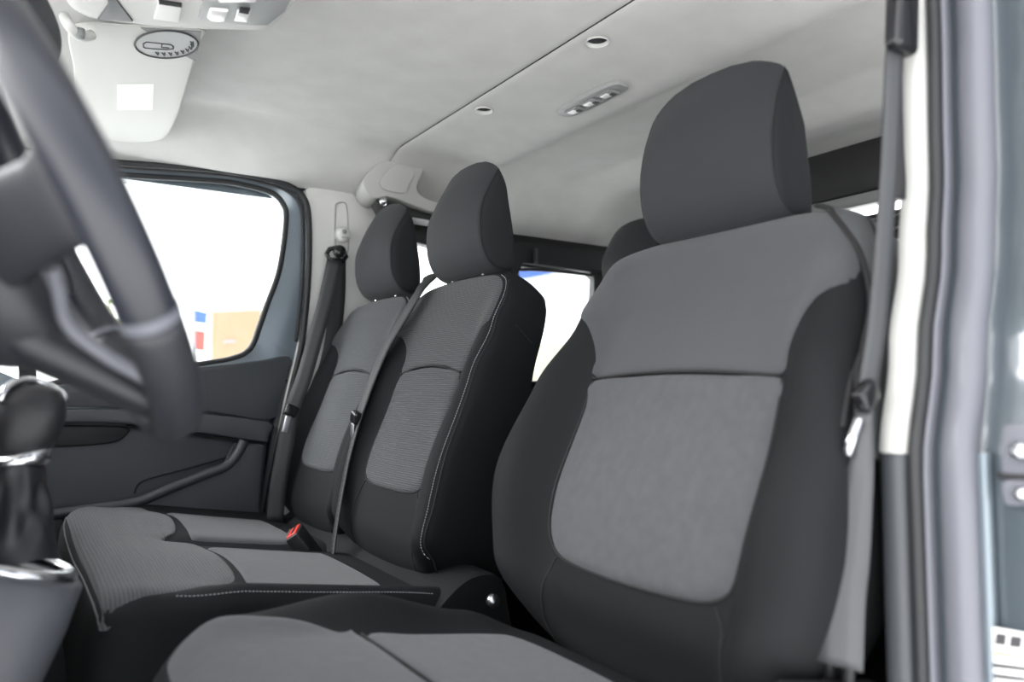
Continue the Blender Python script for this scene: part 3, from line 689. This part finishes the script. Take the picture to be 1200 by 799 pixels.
# ------------------------------------------------------------------ near pillar
def lean(z): return interp([(0, 0), (.64, 0), (.76, .026), (.86, .050), (.95, .061), (1.12, .066), (1.5, .066)], z)
def pillar(name, m, prof, z0, z1, parent=None, n=60, closed=True):
    mb = MB(); rows = []
    for i in range(n+1):
        z = z0+(z1-z0)*i/n; l = lean(z)
        rows.append([V((x+l, y, z)) for x, y in prof])
    vs = mb.grid(rows, closed_u=True); mb.cap(list(reversed(vs[0]))); mb.cap(vs[-1])
    return mb.obj(name, m, parent, angle=math.radians(50), **({} if parent else {'loc': (.75, .36, 0)}))
def rnd(pts, n=48): return [(p.x, p.y) for p in cr([V((x, y, 0)) for x, y in pts], n, True)]
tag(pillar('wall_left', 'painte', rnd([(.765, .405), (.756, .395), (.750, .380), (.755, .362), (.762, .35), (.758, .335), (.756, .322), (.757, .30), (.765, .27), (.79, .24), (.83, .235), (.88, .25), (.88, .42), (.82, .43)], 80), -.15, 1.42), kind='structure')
tag(pillar('trim_7', 'pillarp', rnd([(.742, .441), (.733, .437), (.729, .428), (.729, .419), (.735, .411), (.76, .410), (.86, .42), (.86, .455), (.76, .446)]), .655, 1.42), kind='structure')
tag(pillar('trim_8', 'doorp', rnd([(.746, .441), (.737, .437), (.733, .428), (.733, .419), (.739, .411), (.76, .410), (.86, .42), (.86, .455), (.76, .446)]), 0, .654), kind='structure')
tag(pillar('trim_9', 'rubber', rnd([(.742, .411), (.735, .408), (.733, .402), (.737, .397), (.747, .397), (.752, .404), (.747, .412)], 32), -.05, 1.42), kind='structure')
tag(pillar('trim_10', 'flange', rnd([(.746, .398), (.741, .3965), (.741, .393), (.748, .391), (.76, .393), (.76, .399)], 32), -.05, 1.42), kind='structure')
tag(pillar('trim_11', 'flange', rnd([(.747, .383), (.740, .376), (.738, .364), (.744, .354), (.756, .352), (.765, .362), (.76, .382)], 32), -.1, 1.42), kind='structure')
tag(pillar('trim_12', 'paint', rnd([(.752, .352), (.749, .348), (.750, .343), (.758, .342), (.76, .352)], 24), -.1, .66), kind='structure')

t = thing('door_striker', 'pale bolted metal plates on the painted jamb at the right edge', 'door hardware', onX(1185, 545, .748))
def plate(px, xx=.748, bev=.003, d=.012): return MB().prism(cr([onX(x, y, xx) for x, y in px], 40, True), (d, 0, 0), bev)
plate([(1174, 505), (1178, 498), (1200, 497), (1222, 497), (1226, 505), (1226, 548), (1222, 556), (1200, 556), (1177, 556), (1173, 548)]).obj('upper_plate', 'flange', t, angle=.6)
plate([(1175, 564), (1200, 562), (1226, 562), (1226, 585), (1220, 593), (1200, 593), (1180, 592), (1175, 584)]).obj('lower_plate', 'flange', t, angle=.6)
MB().lathe([(0, 0), (.008, 0), (.009, .004), (.006, .008), (0, .009)], Matrix.Translation(onX(1196, 528, .748)) @ Matrix.Rotation(-PI/2, 4, 'Y'), 6).obj('bolt', 'steel', t)
MB().lathe([(0, 0), (.006, 0), (.007, .004), (.004, .007), (0, .008)], Matrix.Translation(onX(1198, 578, .748)) @ Matrix.Rotation(-PI/2, 4, 'Y'), 6).obj('bolt', 'steel', t)
MB().box(onX(1198, 559, .751), (.008, .04, .006), .002).obj('striker_slot', 'black', t)
t = thing('information_sticker', 'white printed sticker low on the painted jamb at the right edge', 'sticker', onX(1180, 790, .75))
def stk(px, m, nm, xx): return MB().prism([onX(x, y, xx) for x, y in px], (.0015, 0, 0)).obj(nm, m, t, smooth=False)
stk([(1163, 735), (1235, 748), (1225, 850), (1148, 850)], 'white', 'paper', .7505)
for px in ([(1167, 741), (1180, 743), (1178, 757), (1165, 755)], [(1184, 744), (1198, 746), (1196, 760), (1182, 758)], [(1202, 747), (1220, 750), (1218, 764), (1200, 762)]): stk(px, 'symdark', 'pictogram', .7495)
stk([(1165, 763), (1215, 770), (1215, 774), (1164, 768)], 'yellow', 'yellow_line', .7495)
for k in range(3): stk([(1162-k*3, 776+k*12), (1215-k*3, 783+k*12), (1214-k*3, 788+k*12), (1161-k*3, 782+k*12)], 'symdark', 'text_line', .7495)

# ------------------------------------------------------------------ steering wheel
WC = V((.028, .72, .86)); wa = math.radians(27)
wu = V((-math.sin(wa), 0, math.cos(wa))); wv = V((0, 1, 0)); wn = V((math.cos(wa), 0, math.sin(wa)))
def W(v, u, n=0): return WC + wv*v + wu*u + wn*n
t = thing('steering_wheel', 'blurred black leather steering wheel in the left foreground', 'steering wheel', WC)
mb = MB(); rows = []
N = 120
def rimring(a, rr, sc=1):
    cx, cy = math.cos(a), math.sin(a)
    return [W((.19 + rr*.92*math.cos(k))*cx, (.19 + rr*.92*math.cos(k))*cy, rr*1.08*math.sin(k)) for k in [2*PI*i/20 for i in range(20)]]
mb.grid([rimring(2*PI*i/N, .0185) for i in range(N)], closed_u=True, closed_v=True); mb.obj('rim', 'wheel', t)
for a0, a1 in ((211, 213.5), (326.5, 329)):
    mb = MB(); vs = mb.grid([rimring(math.radians(a0+(a1-a0)*i/4), .0192) for i in range(5)], closed_u=True); mb.obj('rim_band', 'flange', t)
mb = MB(); vs = mb.grid([rimring(math.radians(214+112*i/40), .0188) for i in range(41)], closed_u=True); mb.cap(vs[0]); mb.cap(vs[-1]); mb.obj('rim_insert', 'wheelg', t)
def spoke(sec, name, m):
    mb = MB(); rows = []
    for v, u, n, wd, th, ang in sec:
        ca, sa = math.cos(ang), math.sin(ang)
        rows.append([W(v + x*ca, u + x*sa, n + z) for x, z in [(wd*math.copysign(abs(math.cos(k))**.6, math.cos(k)), th*math.copysign(abs(math.sin(k))**.6, math.sin(k))) for k in [2*PI*i/24 for i in range(24)]]])
    rows = rows
    vs = mb.grid(rows, closed_u=True); mb.cap(vs[0]); mb.cap(vs[-1]); return mb.obj(name, m, t)
for s in (-1, 1):
    spoke([(s*.05, -.005, -.075, .055, .018, PI/2), (s*.10, -.010, -.050, .036, .014, PI/2), (s*.15, -.012, -.018, .032, .011, PI/2), (s*.183, -.010, -.002, .040, .010, PI/2)], 'spoke', 'wheelg')
spoke([(0, -.04, -.080, .080, .024, 0), (0, -.09, -.062, .070, .022, 0), (0, -.14, -.028, .072, .017, 0), (0, -.182, -.002, .080, .011, 0)], 'spoke', 'wheelg')
for s in (-1, 1):
    MB().tube(cr([W(s*.105, -.046, -.034), W(s*.095, -.060, -.036), W(s*.078, -.085, -.040), W(s*.074, -.115, -.028), W(s*.076, -.145, -.010), W(s*.084, -.172, .004)], 40), .0055, 10).obj('spoke_trim', 'flange', t)
hub = Pillow(lambda a, b, c: W(a, b, c-.055), [(0, -.105), (.05, -.10), (.085, -.065), (.098, -.01), (.098, .035), (.08, .065), (.04, .078), (0, .08)], (0, 0), lambda a, b: .022 - .012*(a/.1)**2, .02, .045)
hub.body('airbag_cover', 'wheelg', t)
for s in (-1, 1): hub.seam('cover_groove', 'flange', t, [(s*.05, -.07), (s*.08, -.03), (s*.085, .03), (s*.06, .06)], .002, .0005)
MB().tube([W(0, 0, -.09), W(0, 0, -.125)], [.06, .07], 32).obj('column_shroud', 'wheelg', t)

# dashboard: lies forward of what the picture takes in; its rear face carries the column
t = thing('dashboard', 'dark dashboard body ahead of the steering wheel at the left edge', 'dashboard', (-.4, 1.25, .3))
mb = MB(); prof = [(-.16, .46), (-.13, .62), (-.12, .72), (-.16, .80), (-.26, .83), (-.6, .80), (-.95, .72), (-.95, .2), (-.40, .2), (-.25, .30)]
rows = []
for y in (.48, .485, .5, .9, 1.3, 1.7, 1.98, 1.995, 2.0):
    k = .97 if y in (.48, 2.0) else 1
    rows.append([V((-.5+(p.x+.5)*k, y, .55+(p.y-.55)*k)) for p in cr([V((x, z, 0)) for x, z in prof], 60, True)])
vs = mb.grid(rows, closed_u=True); mb.cap(vs[0]); mb.cap(vs[-1]); mb.obj('dash_body', 'wheelg', t, angle=.8)
mb = MB(); mb.prism([W(-.15, .02, -.14), W(-.15, .11, -.17), W(-.08, .14, -.18), W(.08, .14, -.18), W(.15, .11, -.17), W(.15, .02, -.14)], -wn*.12, .015); mb.obj('instrument_cowl', 'wheelg', t, angle=.7)

# ------------------------------------------------------------------ gear lever and its console
YG = 1.05
t = thing('gear_lever', 'black leather gear knob with chrome collar and pleated gaiter at the left edge', 'gear lever', onY(30, 660, YG))
def sq(c, rx, ry, p, n=32, tilt=0):
    out = []
    for k in range(n):
        a = 2*PI*k/n; x = rx*math.copysign(abs(math.cos(a))**p, math.cos(a)); y = ry*math.copysign(abs(math.sin(a))**p, math.sin(a))
        out.append(c + V((x, y, tilt*x)))
    return out
def loft(secs, nm, m, par, **k):
    mb = MB(); vs = mb.grid([sq(*s) for s in secs], closed_u=True); mb.cap(list(reversed(vs[0]))); mb.cap(vs[-1]); return mb.obj(nm, m, par, **k)
def g(x, y): return onY(x, y, YG)
loft([(g(24, 533), .024, .022, .8), (g(27, 524), .031, .028, .75), (g(30, 510), .035, .033, .72), (g(34, 490), .037, .036, .7), (g(36, 472), .037, .036, .7), (g(36, 458), .031, .031, .75), (g(36, 452), .02, .02, .8), (g(36, 450), .006, .006, 1)], 'knob', 'leather', t)
mb = MB(); mb.tube(cr([g(0, 470)+V((0, -.03, 0)), g(8, 455)+V((0, -.028, 0)), g(28, 446)+V((0, -.01, 0)), g(50, 449)+V((0, .0, 0)), g(72, 462)+V((0, -.004, 0)), g(75, 474)+V((0, -.006, 0))], 30), .0045, 10); mb.obj('knob_trim', 'chrome', t)
loft([(g(20, 545), .029, .029, .9), (g(21, 541), .033, .033, .9), (g(22, 534), .034, .033, .9, 32, .25), (g(23, 528), .028, .028, .9, 32, .25)], 'collar', 'chrome', t)
mb = MB(); rows = []
for i in range(19):
    k = i/18; z = k; c = g(20-4*k, 543+112*k); r0 = .027 + .020*k**1.5
    row = []
    for j in range(64):
        a = 2*PI*j/64; f = 1 + (.10*math.sin(5*a+2.2*k*3) + .05*math.sin(9*a-4*k))*math.sin(PI*min(1, k*1.1+.05))
        row.append(c + V((r0*f*math.cos(a), r0*f*math.sin(a), .004*math.sin(3*a+5*k))))
    rows.append(row)
mb.grid(rows, closed_u=True); mb.obj('gaiter', 'leather', t)
t = thing('gear_console', 'grey plastic gear console with chrome surround at the lower left corner', 'console', g(20, 790))
mb = MB()
def el(c, rx, ry, n=48, tl=.0): return [c + V((rx*math.cos(2*PI*k/n), ry*math.sin(2*PI*k/n), tl*rx*math.cos(2*PI*k/n))) for k in range(n)]
mb.tube(el(g(14, 661), .058, .055, tl=-.35), .009, 12, True); mb.obj('surround', 'chrome', t)
loft([(g(-40, 900), .05, .07, .7, 40), (g(-22, 799), .060, .08, .7, 40), (g(-4, 740), .070, .085, .72, 40), (g(8, 700), .073, .082, .75, 40), (g(13, 672), .072, .075, .8, 40, -.3), (g(13, 664), .068, .070, .85, 40, -.35), (g(13, 662), .05, .05, .9, 40, -.35)], 'tower', 'tower', t)
MB().box(g(-60, 780)+V((-.02, 0, -.06)), (.12, .16, .34), .02).obj('console_back', 'tower', t)

# ------------------------------------------------------------------ overhead fittings
ZV = 1.352
def Z(pts, zz): return [onZ(x, y, zz) for x, y in pts]
t = thing('sun_visor', 'pale grey sun visor folded against the roof above the far window', 'sun visor', onZ(150, 110, 1.34))
vp = [(84, 30), (150, 28), (236, 34), (234, 50), (214, 118), (206, 140), (196, 158), (182, 165), (150, 168), (120, 170), (100, 160), (90, 120), (86, 80)]
def vz(x, y): return 1.345 - .028*ss(40, 165, y)
def vpt(x, y, d=0): return onZ(x, y, vz(x, y)+d)
mb = MB()
cp = cr([V((*p, 0)) for p in vp], 110, True); c0 = V((152, 98, 0))
rows = []
for r, dz in ((.97, .016), (.995, .012), (1, .008), (.997, .003), (.985, .0005), (.96, 0), (.8, 0), (.5, 0), (.2, 0)):
    rows.append([vpt(*( (c0+(p-c0)*r).xy), dz) for p in cp])
vs = mb.grid(rows, closed_u=True); mb.cap(vs[0]); mb.cap(vs[-1], vpt(c0.x, c0.y)); vb = mb.obj('visor_panel', 'visor', t)
MB().prism([vpt(x, y, -.0012) for x, y in [(137, 99), (180, 99), (179, 129), (137, 129)]], (0, 0, .001)).obj('white_label', 'white', vb, smooth=False)
st = MB().prism([vpt(x, y, -.0012) for x, y in [(165, 33), (236, 37), (234, 50), (229, 72), (214, 64)]], (0, 0, .001)).obj('warning_label', 'symbol', vb, smooth=False)
ell = [(195 + 37*math.cos(a), 52 + 16*math.sin(a)) for a in [2*PI*k/48 for k in range(48)]]
MB().prism([vpt(x, y, -.0020) for x, y in ell], (0, 0, .0008)).obj('warning_disc', 'switch', st, smooth=False)
MB().tube([vpt(x, y, -.0022) for x, y in ell], .0018, 6, True).obj('disc_outline', 'symdark', st)
car = [(168, 55), (168, 51), (172, 49), (182, 50), (190, 51), (200, 52), (203, 54), (203, 57), (195, 58), (180, 57), (170, 56)]
MB().tube([vpt(x, y, -.0024) for x, y in car], .0015, 6, True).obj('car_symbol', 'symdark', st)
MB().tube([vpt(x, y, -.0024) for x, y in [(190, 51), (189, 55), (198, 56)]], .0012, 6).obj('car_symbol_line', 'symdark', st)
mb = MB()
for k in range(9):
    a = math.radians(112 - k*15); x, y = 195+30*math.cos(a), 52+11.5*math.sin(a)
    mb.tube([vpt(x-1.5, y-1.8, -.0024), vpt(x+1.2, y+1.8, -.0024)], .0013, 5)
    mb.tube([vpt(x+1.5, y-1.8, -.0024), vpt(x+2.2, y+1.2, -.0024)], .0010, 5)
mb.obj('curved_lettering', 'symdark', st)

t = thing('visor_clip', 'small hooked clip holding the corner of the sun visor', 'clip', onZ(90, 34, 1.35))
MB().tube(cr([onZ(76, 20, 1.345), onZ(80, 28, 1.325), onZ(88, 38, 1.318), onZ(97, 43, 1.322), onZ(107, 41, 1.335)], 24), [.009]*24, 12).obj('hook', 'lightplastic', t)
MB().lathe([(0, -.004), (.006, -.004), (.007, 0), (.007, .012)], Matrix.Translation(onZ(94, 42, 1.312)), 16).obj('hook_tip', 'symbol', t)

t = thing('overhead_console', 'pale roof console with map lamp and switches at the top edge', 'roof console', onZ(210, 10, 1.32))
ZO = 1.318
co = [(60, -40), (76, 4), (92, 18), (116, 25), (180, 33), (240, 37), (290, 38), (316, 37), (334, 22), (352, -2), (372, -40), (360, -110), (220, -130), (90, -110)]
mb = MB(); cp = cr(Z(co, ZO), 120, True); cc = sum(cp, V())/len(cp); rows = []
for ins, dz in ((-.02, .085), (-.012, .05), (-.004, .02), (0, .010), (.004, .004), (.010, 0), (.03, -.002), (.08, -.003)):
    rows.append([p + (cc-p).normalized()*ins + V((0, 0, dz)) for p in cp])
vs = mb.grid(rows, closed_u=True); mb.cap(vs[0]); mb.cap(vs[-1], cc+V((0, 0, -.003))); mb.obj('housing', 'lightplastic', t)
def zp(px, m, nm, dz=-.005, h=.004, bev=.0015): return MB().prism(Z(px, ZO+dz), (0, 0, h), bev).obj(nm, m, t, angle=.6)
zp([(128, -12), (156, 26), (114, 24), (126, 6)], 'darkglass', 'sensor_window')
zp([(186, 3), (213, 7), (210, 27), (180, 23)], 'white', 'button', -.008, .006)
zp([(186, 2), (213, 6), (213, 9), (186, 5)], 'seam', 'button_gap', -.0085, .004, 0)
zp([(240, -8), (348, -14), (334, 14), (314, 30), (290, 30), (232, 23)], 'switch', 'switch_panel', -.007, .005)
zp([(246, 12), (268, 14), (264, 26), (250, 27), (242, 22)], 'lens', 'map_lens', -.012, .008, .003)
zp([(258, -4), (304, -6), (300, 4), (256, 4)], 'lens', 'map_lens', -.011, .007, .003)
zp([(278, 14), (293, 15), (290, 27), (274, 25)], 'lens', 'rocker', -.012, .008, .002)
zp([(281, 11), (293, 12), (291, 17), (280, 15)], 'seam', 'rocker_gap', -.0125, .004, 0)

t = thing('rear_view_mirror', 'dark framed mirror cut off in the top left corner', 'mirror', onY(20, 20, 1.1))
mc = onY(14, 12, 1.1); R = Matrix.Rotation(.25, 3, 'Y') @ Matrix.Rotation(-.35, 3, 'Z')
mb = MB(); rows = []
for x, s in ((-.022, .80), (-.012, .95), (0, 1), (.010, 1), (.013, .97)):
    rows.append([mc + R @ V((x, s*.13*math.copysign(abs(math.cos(a))**.7, math.cos(a)), s*.05*math.copysign(abs(math.sin(a))**.7, math.sin(a)))) for a in [2*PI*k/48 for k in range(48)]])
vs = mb.grid(rows, closed_u=True); mb.cap(vs[0]); mb.cap(vs[-1]); mb.obj('housing', 'blackg', t, angle=.6)
mb = MB(); rows = []
rows.append([mc + R @ V((.0145, .92*.13*math.copysign(abs(math.cos(a))**.7, math.cos(a)), .88*.05*math.copysign(abs(math.sin(a))**.7, math.sin(a)))) for a in [2*PI*k/48 for k in range(48)]])
vs = mb.grid(rows + [[p + V((.001, 0, 0)) for p in rows[0]]], closed_u=True); mb.cap(vs[0]); mb.cap(vs[-1]); mb.obj('mirror_glass', 'mirror', t, smooth=False)
MB().tube([mc + R @ V((-.02, 0, .01)), mc + V((-.07, 0, .06)), mc + V((-.09, 0, .14))], .012, 12).obj('stem', 'blackg', t)

# ------------------------------------------------------------------ outside
def bld(name, label, loc): return thing(name, label, 'building', loc)
YB = 14.0
t = bld('far_building', 'pale building with a beige sign seen through the far door window', onY(275, 430, YB))
pz = lambda pts, yy=YB: [onY(x, y, yy) for x, y in pts]
MB().prism(pz([(242, 352), (420, 352), (420, 470), (242, 470)]), (0, 3, 0), .02).obj('wall', 'bwhite', t, angle=.6)
MB().prism(pz([(248, 365), (306, 363), (306, 424), (248, 424)], YB-.06), (0, .06, 0)).obj('sign_board', 'bbeige', t, smooth=False)
MB().prism(pz([(262, 399), (276, 398), (276, 401), (262, 402)], YB-.09), (0, .03, 0)).obj('sign_line', 'bgrey', t, smooth=False)
t = thing('flag_pole', 'thin pole with red and blue pennants left of the beige sign', 'flag', onY(227, 440, YB-2))
MB().tube([onY(226, 338, YB-2), onY(227, 460, YB-2)], .03, 8).obj('pole', 'bgrey', t)
MB().prism(pz([(228, 362), (243, 366), (242, 380), (228, 378)], YB-2), (0, .03, 0)).obj('blue_pennant', 'flagb', t, smooth=False)
MB().prism(pz([(228, 386), (241, 388), (240, 412), (228, 410)], YB-2), (0, .03, 0)).obj('red_pennant', 'flagr', t, smooth=False)
c = onY(146, 392, 10)
t = thing('tree', 'small sunlit tree seen through the gap in the steering wheel', 'tree', V((c.x, c.y, -.5)))
mb = MB(); random.seed(2)
for k in range(420):
    d = V((random.gauss(0, 1), random.gauss(0, 1), random.gauss(0, 1))).normalized()*(.42*random.random()**.4); s = .05
    p = c + V((d.x, d.y, d.z*1.1)); n = V((random.gauss(0, 1), random.gauss(0, 1), random.gauss(0, 1))).normalized(); a = n.orthogonal().normalized()*s; b = n.cross(a)
    vv = [mb.bm.verts.new(q) for q in (p-a, p-b*.5, p+a, p+b*.5)]; mb.bm.faces.new(vv)
mb.obj('foliage', 'leaf', t, smooth=False, recalc=False)
MB().tube([V((c.x, c.y, -.5)), V((c.x+.02, c.y, c.z-.3)), V((c.x, c.y, c.z+.1))], [.05, .04, .02], 8).obj('trunk', 'bark', t)
YR = 12.0
t = bld('showroom', 'white building with blue canopy seen through the small rear side window', onY(640, 440, YR))
MB().prism(pz([(560, 316), (760, 322), (760, 408), (560, 406)], YR), (0, 3, 0), .02).obj('wall', 'bwhite', t, angle=.6)
MB().prism(pz([(560, 308), (665, 316), (640, 322), (612, 326), (560, 328)], YR-.4), (0, .5, 0), .02).obj('canopy', 'blue', t, angle=.6)
MB().prism(pz([(560, 402), (760, 404), (760, 450), (560, 450)], YR-.05), (0, 2, 0), .02).obj('plinth', 'yel', t, angle=.6)

# ------------------------------------------------------------------ light
w = bpy.data.worlds.new('World'); SC.world = w; w.use_nodes = True; nt = w.node_tree
bg = nt.nodes['Background']; tc = nt.nodes.new('ShaderNodeTexCoord'); rp = nt.nodes.new('ShaderNodeValToRGB')
dt = nt.nodes.new('ShaderNodeVectorMath'); dt.operation = 'DOT_PRODUCT'; dt.inputs[1].default_value = (-.42, .80, .30)
mp = nt.nodes.new('ShaderNodeMapRange'); mp.inputs['From Min'].default_value = -1; mp.inputs['From Max'].default_value = 1
nt.links.new(tc.outputs['Generated'], dt.inputs[0]); nt.links.new(dt.outputs['Value'], mp.inputs['Value']); nt.links.new(mp.outputs['Result'], rp.inputs['Fac'])
e = rp.color_ramp.elements                                # bright overcast ahead and beyond the van, duller behind the open door
e[0].position = .15; e[0].color = (.26, .28, .31, 1); e[1].position = .62; e[1].color = (1, 1, 1, 1)
nt.links.new(rp.outputs['Color'], bg.inputs['Color']); bg.inputs['Strength'].default_value = 2.6
sun = bpy.data.lights.new('sun', 'SUN'); sun.energy = 5.5; sun.angle = math.radians(50); so = bpy.data.objects.new('sun', sun); C.objects.link(so)
so.rotation_euler = V((.62, -.30, -.62)).to_track_quat('-Z', 'Y').to_euler()
vs_ = SC.view_settings; vs_.view_transform = 'Standard'; vs_.look = 'None'; vs_.gamma = 1; vs_.use_curve_mapping = False; vs_.exposure = .95
